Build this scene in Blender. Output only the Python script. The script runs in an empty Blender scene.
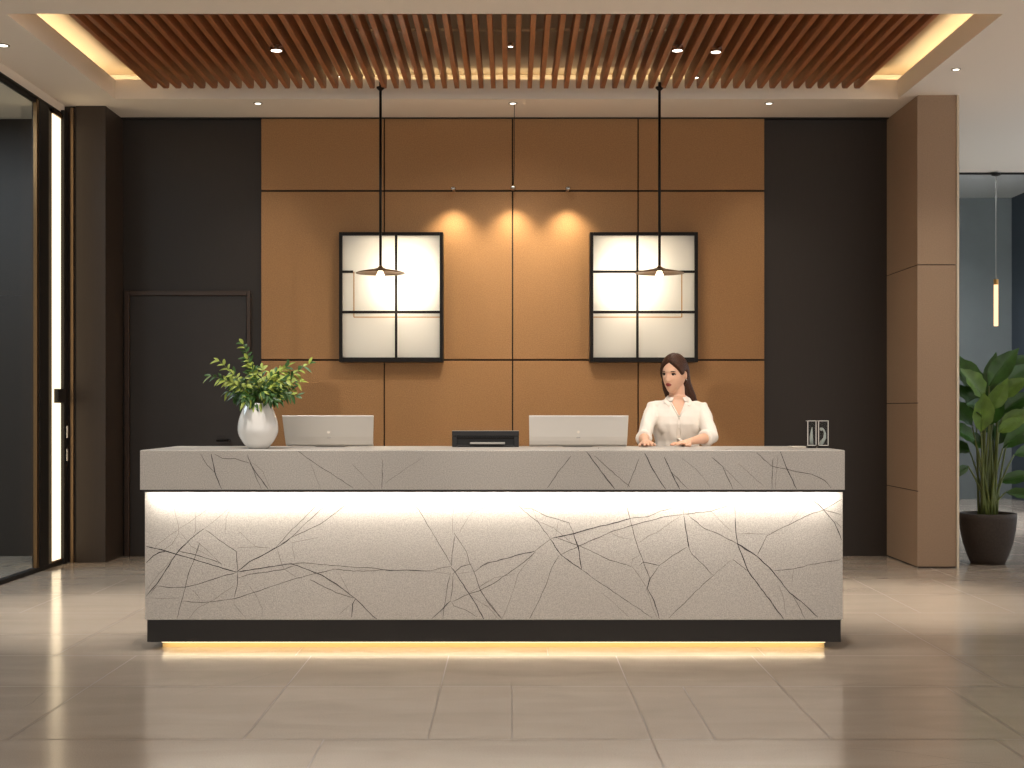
import bpy, bmesh, math, random
from mathutils import Vector, Matrix, Euler, noise
random.seed(7)
R = math.radians
F = 1336.0; EYE = 1.36; HY = 410.0
C = bpy.context.scene.collection
def W(px, py, D):
    return Vector(((px-512)*D/F, D, EYE-(py-HY)*D/F))
def lin(c):
    return tuple(((v/255)/12.92 if v/255 <= .04045 else ((v/255+.055)/1.055)**2.4) for v in c)

# ------------------------------------------------------------------ materials
def mat(name, rgb, rough=.5, metal=0, var=.0, vscale=40, bump=0, bscale=200, spec=.5, coat=0, stretch=None, emit=None, estr=0, trans=0, ior=1.45):
    m = bpy.data.materials.new(name); m.use_nodes = True
    nt = m.node_tree; b = nt.nodes['Principled BSDF']
    col = (*lin(rgb), 1)
    b.inputs['Base Color'].default_value = col
    b.inputs['Roughness'].default_value = rough
    b.inputs['Metallic'].default_value = metal
    b.inputs['Specular IOR Level'].default_value = spec
    b.inputs['Coat Weight'].default_value = coat
    b.inputs['Transmission Weight'].default_value = trans
    b.inputs['IOR'].default_value = ior
    tc = nt.nodes.new('ShaderNodeTexCoord'); src = tc.outputs['Object']
    if stretch:
        mp = nt.nodes.new('ShaderNodeMapping'); mp.inputs['Scale'].default_value = stretch
        nt.links.new(src, mp.inputs[0]); src = mp.outputs[0]
    if var:
        n = nt.nodes.new('ShaderNodeTexNoise'); n.inputs['Scale'].default_value = vscale; n.inputs['Detail'].default_value = 6
        nt.links.new(src, n.inputs['Vector'])
        r = nt.nodes.new('ShaderNodeValToRGB')
        r.color_ramp.elements[0].position = .3; r.color_ramp.elements[1].position = .7
        r.color_ramp.elements[0].color = (*[v*(1-var) for v in col[:3]], 1)
        r.color_ramp.elements[1].color = (*[min(1, v*(1+var)) for v in col[:3]], 1)
        nt.links.new(n.outputs[0], r.inputs[0]); nt.links.new(r.outputs[0], b.inputs['Base Color'])
    if bump:
        n2 = nt.nodes.new('ShaderNodeTexNoise'); n2.inputs['Scale'].default_value = bscale; n2.inputs['Detail'].default_value = 4
        nt.links.new(src, n2.inputs['Vector'])
        bp = nt.nodes.new('ShaderNodeBump'); bp.inputs['Strength'].default_value = bump; bp.inputs['Distance'].default_value = .01
        nt.links.new(n2.outputs[0], bp.inputs['Height']); nt.links.new(bp.outputs[0], b.inputs['Normal'])
    if emit:
        b.inputs['Emission Color'].default_value = (*emit, 1); b.inputs['Emission Strength'].default_value = estr
    return m
WARM = (1, .70, .38); WARM2 = (1, .83, .60); SOFT = (1, .92, .80)
M = dict(
 ceil=mat('ceiling_paint', (236, 225, 211), .85),
 ceil_grey=mat("hall_ceiling_paint", (205, 209, 208), .85),
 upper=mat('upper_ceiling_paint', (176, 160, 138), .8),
 dark=mat('dark_panel', (44, 36, 30), .48, var=.06, vscale=6, stretch=(14, 14, .6), bump=.03, bscale=60),
 dark_grey=mat('hall_grey_wall', (92, 97, 96), .7, var=.05, vscale=3),
 navy=mat('hall_side_wall', (56, 64, 72), .7),
 pilaster=mat('pilaster_panel', (60, 49, 40), .42, var=.05, vscale=6, stretch=(14, 14, .6)),
 door=mat('door_paint', (50, 44, 41), .5, var=.04, vscale=8),
 doorframe=mat('door_frame', (60, 44, 34), .35),
 tan=mat('tan_panel', (160, 118, 75), .6, var=.17, vscale=110, bump=.3, bscale=160),
 groove=mat('panel_groove', (40, 24, 14), .8),
 pier=mat('pier_panel', (156, 130, 106), .6, var=.13, vscale=110, bump=.25, bscale=160),
 black=mat('black_metal', (26, 22, 20), .35, metal=.6),
 blackm=mat('black_matte', (24, 21, 19), .6),
 bronze=mat('bronze_metal', (120, 92, 62), .3, metal=.9),
 brass=mat('brass', (190, 140, 80), .28, metal=1),
 stone=mat('counter_stone', (184, 178, 171), .42, var=.24, vscale=170, bump=.08, bscale=300),
 upper2=mat('upper_ceiling_shade', (176, 162, 144), .8),
 vein=mat('vein_dark', (62, 57, 57), .45), vein2=mat('vein_mid', (98, 91, 87), .45), vein3=mat('vein_faint', (138, 130, 123), .45),
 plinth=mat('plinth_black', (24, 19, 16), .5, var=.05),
 recess=mat('recess_brass', (222, 190, 130), .4),
 wood=mat('slat_wood', (150, 92, 54), .42, var=.22, vscale=5, stretch=(14, 1.2, 10), bump=.05, bscale=40),
 white_cer=mat('white_ceramic', (232, 230, 226), .12, coat=.6),
 alu=mat('silver_shell', (214, 209, 202), .38, metal=.25),
 screen=mat('dark_screen', (16, 17, 19), .15),
 blackplas=mat('black_plastic', (27, 25, 25), .38),
 greyplas=mat('grey_plastic', (165, 160, 155), .4),
 paper=mat('paper', (224, 214, 200), .7),
 chrome=mat('chrome', (205, 205, 205), .18, metal=1),
 pot=mat('pot_clay', (58, 49, 43), .7, var=.18, vscale=60, bump=.2, bscale=120),
 soil=mat('soil', (40, 30, 22), .95, bump=.8, bscale=60),
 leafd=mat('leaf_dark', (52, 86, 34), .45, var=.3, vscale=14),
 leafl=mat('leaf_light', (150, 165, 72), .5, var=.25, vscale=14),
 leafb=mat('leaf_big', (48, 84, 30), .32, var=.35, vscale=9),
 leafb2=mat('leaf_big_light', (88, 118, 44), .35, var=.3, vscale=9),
 stem=mat('stem', (92, 104, 52), .5, var=.2, vscale=12),
 skin=mat('skin', (226, 178, 148), .5, var=.03, vscale=20),
 lip=mat('lips', (150, 62, 56), .4),
 hair=mat('hair', (66, 38, 22), .45, spec=.35, var=.35, vscale=10, stretch=(16, 16, 1.2), bump=.3, bscale=60),
 blouse=mat('blouse_cloth', (236, 226, 214), .75, bump=.5, bscale=14, stretch=(1, 1, .5)),
 trouser=mat('trouser_cloth', (36, 36, 42), .8),
 eyew=mat('eye_white', (230, 225, 220), .2), eyed=mat('eye_dark', (40, 24, 18), .15),
 button=mat('button', (222, 210, 195), .3),
)
for k in ('skin',):
    M[k].node_tree.nodes['Principled BSDF'].inputs['Subsurface Weight'].default_value = .08
def emat(name, col, s):
    m = bpy.data.materials.new(name); m.use_nodes = True; nt = m.node_tree
    nt.nodes.clear(); o = nt.nodes.new('ShaderNodeOutputMaterial'); e = nt.nodes.new('ShaderNodeEmission')
    e.inputs[0].default_value = (*col, 1); e.inputs[1].default_value = s; nt.links.new(e.outputs[0], o.inputs[0]); return m
E = dict(
 cove=emat('led_cove', (1, .84, .56), 16),
 cove2=emat('led_cove_far', (1, .80, .48), 9),
 under=emat('led_under_slab', (1, .93, .82), 105),
 plinth=emat('led_plinth', (1, .80, .50), 3.6),
 pillar=emat('led_pillar', (1, .80, .52), 2.0),
 tube=emat('led_tube', (1, .66, .34), 1.9),
 lens=emat('lamp_lens', (1, .94, .84), 6),
 bulb=emat('bulb_glow', (1, .86, .62), 5),
 hall=emat('led_hall_cove', (.92, .96, 1), 150),
)
g = bpy.data.materials.new('clear_glass'); g.use_nodes = True
nt = g.node_tree; nt.nodes.clear()
o_ = nt.nodes.new('ShaderNodeOutputMaterial'); mx = nt.nodes.new('ShaderNodeMixShader')
tr = nt.nodes.new('ShaderNodeBsdfTransparent'); gl = nt.nodes.new('ShaderNodeBsdfGlossy'); fr = nt.nodes.new('ShaderNodeLayerWeight')
tr.inputs[0].default_value = (.86, .90, .90, 1); gl.inputs['Roughness'].default_value = .02; fr.inputs[0].default_value = .22
pw = nt.nodes.new('ShaderNodeMath'); pw.operation = 'MULTIPLY'; pw.inputs[1].default_value = .45; nt.links.new(fr.outputs['Facing'], pw.inputs[0]); nt.links.new(pw.outputs[0], mx.inputs[0]); nt.links.new(tr.outputs[0], mx.inputs[1]); nt.links.new(gl.outputs[0], mx.inputs[2]); nt.links.new(mx.outputs[0], o_.inputs[0])
M['glass'] = g
g = bpy.data.materials.new('frosted_pane'); g.use_nodes = True
nt = g.node_tree; nt.nodes.clear()
o_ = nt.nodes.new('ShaderNodeOutputMaterial'); mx = nt.nodes.new('ShaderNodeMixShader')
tr = nt.nodes.new('ShaderNodeBsdfTranslucent'); df = nt.nodes.new('ShaderNodeBsdfDiffuse')
tr.inputs[0].default_value = (.9, .88, .84, 1); df.inputs[0].default_value = (.72, .70, .66, 1); mx.inputs[0].default_value = .55
nt.links.new(tr.outputs[0], mx.inputs[1]); nt.links.new(df.outputs[0], mx.inputs[2]); nt.links.new(mx.outputs[0], o_.inputs[0])
M['frost'] = g

# polished floor stone
fm = bpy.data.materials.new('floor_stone'); fm.use_nodes = True
nt = fm.node_tree; b = nt.nodes['Principled BSDF']
tc = nt.nodes.new('ShaderNodeTexCoord')
mp = nt.nodes.new('ShaderNodeMapping'); mp.inputs['Scale'].default_value = (1, 3.2, 1); nt.links.new(tc.outputs['Object'], mp.inputs[0])
n1 = nt.nodes.new('ShaderNodeTexNoise'); n1.inputs['Scale'].default_value = 1.6; n1.inputs['Detail'].default_value = 9; n1.inputs['Distortion'].default_value = .6
nt.links.new(mp.outputs[0], n1.inputs['Vector'])
r1 = nt.nodes.new('ShaderNodeValToRGB'); nt.links.new(n1.outputs[0], r1.inputs[0])
r1.color_ramp.elements[0].position = .3; r1.color_ramp.elements[1].position = .72
r1.color_ramp.elements[0].color = (*lin((170, 155, 140)), 1); r1.color_ramp.elements[1].color = (*lin((182, 168, 153)), 1)
n2 = nt.nodes.new('ShaderNodeTexNoise'); n2.inputs['Scale'].default_value = 180; n2.inputs['Detail'].default_value = 3
nt.links.new(tc.outputs['Object'], n2.inputs['Vector'])
r2 = nt.nodes.new('ShaderNodeValToRGB'); nt.links.new(n2.outputs[0], r2.inputs[0])
r2.color_ramp.elements[0].position = .35; r2.color_ramp.elements[1].position = .65
r2.color_ramp.elements[0].color = (.84, .84, .84, 1); r2.color_ramp.elements[1].color = (1, 1, 1, 1)
mm = nt.nodes.new('ShaderNodeMixRGB'); mm.blend_type = 'MULTIPLY'; mm.inputs[0].default_value = 1
nt.links.new(r1.outputs[0], mm.inputs[1]); nt.links.new(r2.outputs[0], mm.inputs[2]); nt.links.new(mm.outputs[0], b.inputs['Base Color'])
r3 = nt.nodes.new('ShaderNodeMapRange'); r3.inputs['To Min'].default_value = .14; r3.inputs['To Max'].default_value = .17
nt.links.new(n1.outputs[0], r3.inputs['Value']); nt.links.new(r3.outputs[0], b.inputs['Roughness'])
b.inputs['Specular IOR Level'].default_value = .75
M['floor'] = fm
M['joint'] = mat('floor_joint', (120, 107, 94), .35, spec=.3)
M['fvein'] = mat('floor_vein', (140, 129, 116), .25)

# ------------------------------------------------------------------ mesh helpers
class MB:
    def __init__(s): s.v = []; s.f = []; s.m = []
    def quad(s, a, b_, c, d, mi=0):
        i = len(s.v); s.v += [tuple(a), tuple(b_), tuple(c), tuple(d)]; s.f.append((i, i+1, i+2, i+3)); s.m.append(mi)
    def box(s, x0, x1, y0, y1, z0, z1, mi=0):
        i = len(s.v)
        s.v += [(x, y, z) for z in (z0, z1) for x, y in ((x0, y0), (x1, y0), (x1, y1), (x0, y1))]
        for f in ((0, 3, 2, 1), (4, 5, 6, 7), (0, 1, 5, 4), (1, 2, 6, 5), (2, 3, 7, 6), (3, 0, 4, 7)):
            s.f.append(tuple(i+k for k in f)); s.m.append(mi)
    def loft(s, rings, mi=0, cap=True):
        i = len(s.v); n = len(rings[0])
        for r in rings: s.v += [tuple(p) for p in r]
        for a in range(len(rings)-1):
            for k in range(n):
                s.f.append((i+a*n+k, i+a*n+(k+1) % n, i+(a+1)*n+(k+1) % n, i+(a+1)*n+k)); s.m.append(mi)
        if cap:
            s.f.append(tuple(i+k for k in reversed(range(n)))); s.m.append(mi)
            j = i+(len(rings)-1)*n
            s.f.append(tuple(j+k for k in range(n))); s.m.append(mi)
    def lathe(s, prof, c=(0, 0, 0), n=40, mi=0, cap=True):
        s.loft([[(c[0]+r*math.cos(2*math.pi*k/n), c[1]+r*math.sin(2*math.pi*k/n), c[2]+z) for k in range(n)] for r, z in prof], mi, cap)
    def tube(s, pts, rad, n=10, mi=0, flat=1.0, up=None):
        pts = [Vector(p) for p in pts]
        if not hasattr(rad, '__len__'): rad = [rad]*len(pts)
        rings = []; u = None
        for i, p in enumerate(pts):
            d = (pts[min(i+1, len(pts)-1)]-pts[max(i-1, 0)]).normalized()
            if u is None:
                u = Vector(up) if up else (Vector((0, 0, 1)) if abs(d.z) < .9 else Vector((1, 0, 0)))
            u = (u-d*u.dot(d)).normalized(); w = d.cross(u)
            rings.append([p+(w*math.cos(2*math.pi*k/n)+u*flat*math.sin(2*math.pi*k/n))*rad[i] for k in range(n)])
        s.loft(rings, mi)
    def sphere(s, c, r, n=16, mi=0, rot=None):
        if not hasattr(r, '__len__'): r = (r, r, r)
        rings = []
        for a in range(1, n):
            t = math.pi*a/n
            ring = []
            for k in range(2*n):
                p = Vector((r[0]*math.sin(t)*math.cos(math.pi*k/n), r[1]*math.sin(t)*math.sin(math.pi*k/n), -r[2]*math.cos(t)))
                if rot: p = rot @ p
                ring.append(p+Vector(c))
            rings.append(ring)
        s.loft(rings, mi)
    def add(s, other, mat4):
        i = len(s.v); s.v += [tuple(mat4 @ Vector(v)) for v in other.v]
        s.f += [tuple(i+k for k in f) for f in other.f]; s.m += other.m
    def build(s, name, mats, parent=None, bevel=0, smooth=False, segs=2):
        me = bpy.data.meshes.new(name); me.from_pydata(s.v, [], s.f)
        if not isinstance(mats, (list, tuple)): mats = [mats]
        for m_ in mats: me.materials.append(m_)
        for p, mi in zip(me.polygons, s.m): p.material_index = mi; p.use_smooth = smooth
        me.update()
        bm = bmesh.new(); bm.from_mesh(me); bmesh.ops.recalc_face_normals(bm, faces=bm.faces); bm.to_mesh(me); bm.free()
        o = bpy.data.objects.new(name, me); C.objects.link(o)
        if parent:
            o.parent = parent
            o.matrix_parent_inverse = Matrix.Translation(-parent.location)
        if bevel:
            md = o.modifiers.new('bevel', 'BEVEL'); md.width = bevel; md.segments = segs; md.limit_method = 'ANGLE'
        return o
def tag(o, label, cat, group=None):
    o['label'] = label; o['category'] = cat
    if group: o['group'] = group
    return o
def thing(name, loc, label, cat, group=None):
    o = bpy.data.objects.new(name, None); o.empty_display_size = .1; o.location = loc; C.objects.link(o)
    return tag(o, label, cat, group)
def struct(o, label=None):
    o['kind'] = 'structure'
    if label: o['label'] = label
    return o
def light(name, typ, loc, power, color=SOFT, parent=None, rot=None, **kw):
    l = bpy.data.lights.new(name, typ); l.energy = power; l.color = color
    for k, v in kw.items(): setattr(l, k, v)
    o = bpy.data.objects.new(name, l); C.objects.link(o); o.location = loc
    if rot: o.rotation_euler = rot
    if parent: o.parent = parent; o.matrix_parent_inverse = Matrix.Translation(-parent.location)
    return o

ZC = EYE+2.71                     # ceiling height 4.07
YB = 12.44                        # back wall
# ------------------------------------------------------------------ floor
f = MB(); f.quad((-9, -3, 0), (9, -3, 0), (9, 22, 0), (-9, 22, 0))
rows = [3.6, 4.55, 5.516, 6.57, 7.395, 8.097, 8.95, 9.85, 10.75, 11.65, 12.55, 13.45, 14.35, 15.3, 16.2, 17.1, 18, 19, 20]
w = .003
for y in rows: f.quad((-9, y-w*1.4, .0004), (9, y-w*1.4, .0004), (9, y+w*1.4, .0004), (-9, y+w*1.4, .0004), 1)
cols = {1: [-2.6, -.776, .577, 2.0, 3.2], 2: [-3.1, -2.08, -1.11, -.35, 0, .577, .84, 1.32, 2.13, 3.3], 3: [-3.1, -2.08, -1.11, -.35, .575, 1.325, 2.43, 3.6],
        4: [-3.5, -2.53, -1.2, .2, 1.4, 2.43, 3.7], 5: [-3.5, -2.53, -1.0, .4, 2.43, 3.7], 6: [-3.3, -2.53, 2.74, 3.37], 7: [-3.1, -1.9, 2.74, 3.37], 8: [-2.4, 2.4, 3.6, 4.8]}
for i in range(len(rows)-1):
    for x in cols.get(i, [-6.2+1.2*k+.6*(i % 2) for k in range(12)]):
        f.quad((x-w, rows[i]+.006, .0004), (x+w, rows[i]+.006, .0004), (x+w, rows[i+1]-.006, .0004), (x-w, rows[i+1]-.006, .0004), 1)
rv = random.Random(3)
for k in range(26):               # faint stone veins in the tiles
    x = rv.uniform(-3.6, 3.6); y = rv.uniform(4.6, 10.5); a = rv.uniform(-.5, .5)+(0 if rv.random() < .7 else 1.5)
    px, py = x, y
    for s_ in range(rv.randint(4, 9)):
        a += rv.uniform(-.35, .35); L = rv.uniform(.05, .16)
        qx, qy = px+L*math.cos(a), py+L*math.sin(a); nx, ny = -math.sin(a)*.0016, math.cos(a)*.0016
        f.quad((px-nx, py-ny, .0003), (qx-nx, qy-ny, .0003), (qx+nx, qy+ny, .0003), (px+nx, py+ny, .0003), 2)
        px, py = qx, qy
struct(f.build('floor', [M['floor'], M['joint'], M['fvein']]), 'polished beige stone floor tiles with thin joints')

# ------------------------------------------------------------------ ceiling with its recess
CX0, CX1, CY0, CY1 = -3.46, 3.36, 9.14, 11.64
c = MB(); X0, X1, Y0, Y1 = -9, 9, -3, 15.26
T = ZC+.17
c.quad((X0, Y0, ZC), (X1, Y0, ZC), (X1, CY0, ZC), (X0, CY0, ZC)); c.quad((X0, CY1, ZC), (X1, CY1, ZC), (X1, Y1, ZC), (X0, Y1, ZC))
c.quad((X0, CY0, ZC), (CX0, CY0, ZC), (CX0, CY1, ZC), (X0, CY1, ZC)); c.quad((CX1, CY0, ZC), (X1, CY0, ZC), (X1, CY1, ZC), (CX1, CY1, ZC))
def ringwall(mb, x0, x1, y0, y1, z0, z1, mi=0):
    for a, b_ in (((x0, y0), (x1, y0)), ((x1, y0), (x1, y1)), ((x1, y1), (x0, y1)), ((x0, y1), (x0, y0))):
        mb.quad((*a, z0), (*b_, z0), (*b_, z1), (*a, z1), mi)
ringwall(c, CX0, CX1, CY0, CY1, ZC, T)                      # visible lip
ringwall(c, CX0-.03, CX1+.03, CY0-.03, CY1+.03, ZC+.03, T)
for (a, b_, d, e) in ((CX0-.03, CX1+.03, CY0-.03, CY0), (CX0-.03, CX1+.03, CY1, CY1+.03), (CX0-.03, CX0, CY0, CY1), (CX1, CX1+.03, CY0, CY1)):
    c.quad((a, d, T), (b_, d, T), (b_, e, T), (a, e, T))
o = .30; TU = ZC+.285
ringwall(c, CX0-o, CX1+o, CY0-o, CY1+o, ZC+.03, TU)
for (a, b_, d, e) in ((CX0-o, CX1+o, CY0-o, CY0), (CX0-o, CX1+o, CY1, CY1+o), (CX0-o, CX0, CY0, CY1), (CX1, CX1+o, CY0, CY1)):
    c.quad((a, d, ZC+.03), (b_, d, ZC+.03), (b_, e, ZC+.03), (a, e, ZC+.03))
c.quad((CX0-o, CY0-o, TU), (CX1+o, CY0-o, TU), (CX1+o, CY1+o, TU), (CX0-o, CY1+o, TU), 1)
c.quad((CX0+.22, CY0-.05, TU-.012), (CX1-.22, CY0-.05, TU-.012), (CX1-.22, CY1+.17, TU-.012), (CX0+.22, CY1+.17, TU-.012), 3)  # centre panel added, its own colour meant to imitate shade above the slats
# hall ceiling: step up beyond
c.quad((3.4, 15.26, ZC), (9, 15.26, ZC), (9, 15.26, 4.72), (3.4, 15.26, 4.72), 2)
c.quad((3.4, 15.26, 4.60), (9, 15.26, 4.60), (9, 22, 4.60), (3.4, 22, 4.60), 2)
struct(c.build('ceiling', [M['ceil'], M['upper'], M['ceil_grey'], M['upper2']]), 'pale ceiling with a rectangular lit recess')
t = MB(); t.box(3.5, 7.7, 15.24, 15.28, ZC-.02, ZC+.02); struct(t.build('trim_1', M['blackm']), 'thin dark edge where the hall ceiling steps up')

# cove led strips
cl = thing('cove_light', ((CX0+CX1)/2, CY1, T), 'warm hidden LED strip running round the slatted ceiling recess', 'light strip')
zz = ZC+.06
for nm, (a, b_, d, e) in enumerate(((CX0-.2, CX1+.2, CY1+.035, CY1+.065), (CX0-.16, CX0-.12, CY0, CY1), (CX1+.12, CX1+.16, CY0, CY1), (CX0-.2, CX1+.2, CY0-.16, CY0-.12))):
    q = MB(); q.box(a, b_, d, e, ZC+.031, zz); q.build('led_strip', E['cove2' if nm == 0 else 'cove'], cl)

# slats
SX0, SX1, NS = -3.02, 2.91, 59
sl = thing('slatted_ceiling', ((SX0+SX1)/2, 10.25, ZC), 'ceiling grille of parallel brown timber slats hung in the lit recess', 'slat ceiling')
prof = [(9.16, 0), (11.26, 0), (11.292, .012), (11.308, .035), (11.31, .125), (9.16, .125)]
for i in range(NS):
    x = SX0+(SX1-SX0)*i/(NS-1); h = .019
    m_ = MB(); m_.loft([[(x-h, y, ZC+z) for y, z in prof], [(x+h, y, ZC+z) for y, z in prof]])
    m_.build('slat', M['wood'], sl, bevel=.003)
for y in (9.3, 10.0):
    m_ = MB(); m_.box(SX0-.03, SX1+.03, y, y+.04, ZC+.125, ZC+.145); m_.build('carrier_rail', M['upper2'], sl)
    for x in (-2.4, -.8, .8, 2.3):
        m_ = MB(); m_.tube([(x, y+.02, ZC+.14), (x, y+.02, TU-.005)], .004); m_.build('hanger', M['upper2'], sl)

# ------------------------------------------------------------------ walls
b = MB(); b.box(-9, 3.62, YB, YB+.15, 0, ZC); struct(b.build('wall_back', M['dark']), 'dark brown panelled rear wall')
b = MB()
bx = [-2.325, -1.185, .005, 1.17, 2.34]; bz = [0, 1.824, 3.393, ZC]
yf = 12.39; gp = .006
b.box(bx[0], bx[-1], yf+.02, YB, 0, ZC, 1)
for i in range(4):
    for k in range(3):
        b.box(bx[i]+(gp if i else 0), bx[i+1]-(gp if i < 3 else 0), yf, yf+.025, bz[k]+(gp*1.4 if k else 0), bz[k+1]-(gp*1.4 if k < 2 else .006), 0)
struct(b.build('wall_centre', [M['tan'], M['groove']], bevel=.003), 'tan leather-textured feature wall of large panels')
b = MB()
b.box(-3.885, -3.62, 11.9, YB, 0, ZC); b.box(-4.05, -3.885, 11.93, YB, 0, ZC); struct(b.build('wall_left', M['pilaster'], bevel=.004), 'dark brown pilaster beside the glass wall')
# right pier with seams
b = MB(); gz = [0, .66, 1.42, 2.61, ZC]
for k in range(4): b.box(3.49, 3.4995, 11.5, YB+.2, gz[k]+(.004 if k else .012), gz[k+1]-.004, 0)
for za, zb_ in ((.012, 2.606), (2.614, ZC)): b.box(3.50, 3.825, 11.5, YB+.2, za, zb_, 0)
b.box(3.497, 3.818, 11.507, YB+.2, 0, ZC, 1)
struct(b.build('wall_right', [M['pier'], M['groove']]), 'tan stone-textured pier right of the counter')
t = MB(); t.box(3.826, 3.846, 11.49, 11.51, 0, ZC); struct(t.build('trim_2', mat('edge_trim', (206, 192, 168), .35, metal=.3)), 'pale metal edge strip on the pier')
b = MB(); b.box(3.49, 3.8, YB+.2, 20.4, 0, 4.6); struct(b.build('wall_hall_left', M['dark_grey']))
b = MB(); b.box(3.49, 7.75, 20.4, 20.55, 0, 4.6); struct(b.build('wall_hall_back', M['dark_grey']), 'grey end wall of the side hall')
b = MB(); b.box(7.63, 7.75, 10.5, 20.4, 0, 4.6); struct(b.build('wall_hall_right', M['navy']), 'dark blue grey side wall of the hall')
b = MB(); b.box(-9.1, -9, 2, YB, 0, ZC); struct(b.build('wall_far_left', M['navy']))
# ceiling shadow reveal over the rear wall
t = MB(); t.box(-3.62, 3.49, YB-.075, YB, ZC-.010, ZC-.002); struct(t.build('trim_3', M['blackm']), 'dark reveal along the top of the rear wall')

# door in the dark wall
dr = bpy.data.objects.new('door_1', None); dr.location = (-3.01, YB, 0); C.objects.link(dr); struct(dr, 'dark flush door left of the feature wall')
q = MB(); dx0, dx1, dz = -3.60, -2.43, 2.468
q.box(dx0, dx0+.045, YB-.035, YB, 0, dz); q.box(dx1-.035, dx1, YB-.035, YB, 0, dz); q.box(dx0+.045, dx1-.035, YB-.035, YB, dz-.045, dz)
q.build('door_frame', M['doorframe'], dr, bevel=.004)
q = MB(); q.box(dx0+.05, dx1-.04, YB-.016, YB-.001, .01, dz-.05); dleaf = q.build('door_leaf', M['door'], dr, bevel=.002)
q = MB(); hx, hz = W(227.5, 440, YB-.06).x, W(227, 440.5, YB-.06).z
q.tube([(hx, YB-.016, hz), (hx, YB-.06, hz)], .011); q.tube([(hx, YB-.06, hz), (hx-.10, YB-.06, hz)], .010); q.lathe([(.022, 0), (.022, .01)], (0, 0, 0)) if False else None
q.build('door_handle', M['black'], dleaf, smooth=True)

# left glass wall
gw = bpy.data.objects.new('window_1', None); gw.location = (-4, 8, 0); C.objects.link(gw); struct(gw, 'floor to ceiling glass wall in black and bronze framing')
q = MB(); q.box(-4.06, -3.985, 3.5, 11.9, ZC-.085, ZC+.001); q.build('bulkhead', M['ceil'], gw)
q = MB(); q.box(-4.03, -3.97, 3.5, 11.9, ZC-.105, ZC-.084); q.box(-4.02, -3.985, 3.5, 11.9, ZC-.135, ZC-.10)
q.build('head_track', M['blackm'], gw, bevel=.003)
q = MB(); q.box(-4.03, -3.97, 3.5, 11.9, 0, .035); q.build('sill_track', M['blackm'], gw, bevel=.003)
q = MB(); q.box(-4.004, -3.996, 3.5, 11.2, .035, ZC-.13); q.build('glass_pane', M['glass'], gw)
q = MB(); q.box(-4.01, -3.978, 11.19, 11.24, .035, ZC-.10); q.build('mullion', M['bronze'], gw, bevel=.002)
q = MB(); q.box(-4.04, -3.972, 11.24, 11.46, .035, ZC-.10); q.build('mullion', M['blackm'], gw, bevel=.003)
q = MB(); q.box(-4.03, -3.985, 11.46, 11.57, .035, ZC-.10); q.build('side_panel', mat('grey_edge', (150, 142, 122), .3, metal=.4), gw)
q = MB(); q.box(-4.03, -3.955, 11.80, 11.90, 0, ZC-.06); q.build('mullion', M['blackm'], gw, bevel=.003)
q = MB(); q.box(-3.932, -3.908, 11.895, 11.925, 0, ZC-.02); q.build('edge_strip', mat('pale_brass', (150, 122, 90), .4, metal=.5), gw)
q = MB()
a = W(64.5, 440, 11.83)
for zc_ in (W(64, 432, 11.83).z, W(64, 455, 11.83).z):
    q.box(-3.95, -3.938, 11.835, 11.86, zc_-.055, zc_+.055)
q.build('lock_plate', M['chrome'], gw, bevel=.003)
pl = thing('wall_light', (-4, 11.69, .04), 'tall glowing vertical strip light between the glass wall frames', 'light strip')
q = MB(); q.box(-4.02, -3.985, 11.57, 11.80, .045, 3.93); q.build('diffuser', E['pillar'], pl)
for za, zb_ in ((3.93, 3.975), (.035, .05)):
    q = MB(); q.box(-4.03, -3.97, 11.57, 11.80, za, zb_); q.build('end_cap', M['bronze'], pl)
hz0, hz1 = W(57, 403, 11.75).z, W(57, 389, 11.75).z
q = MB(); q.box(-3.985, -3.945, 11.62, 11.82, hz0, hz1); tag(q.build('door_closer_box', M['blackplas'], bevel=.004), 'small black box fixed across the glowing vertical strip', 'box')

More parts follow.
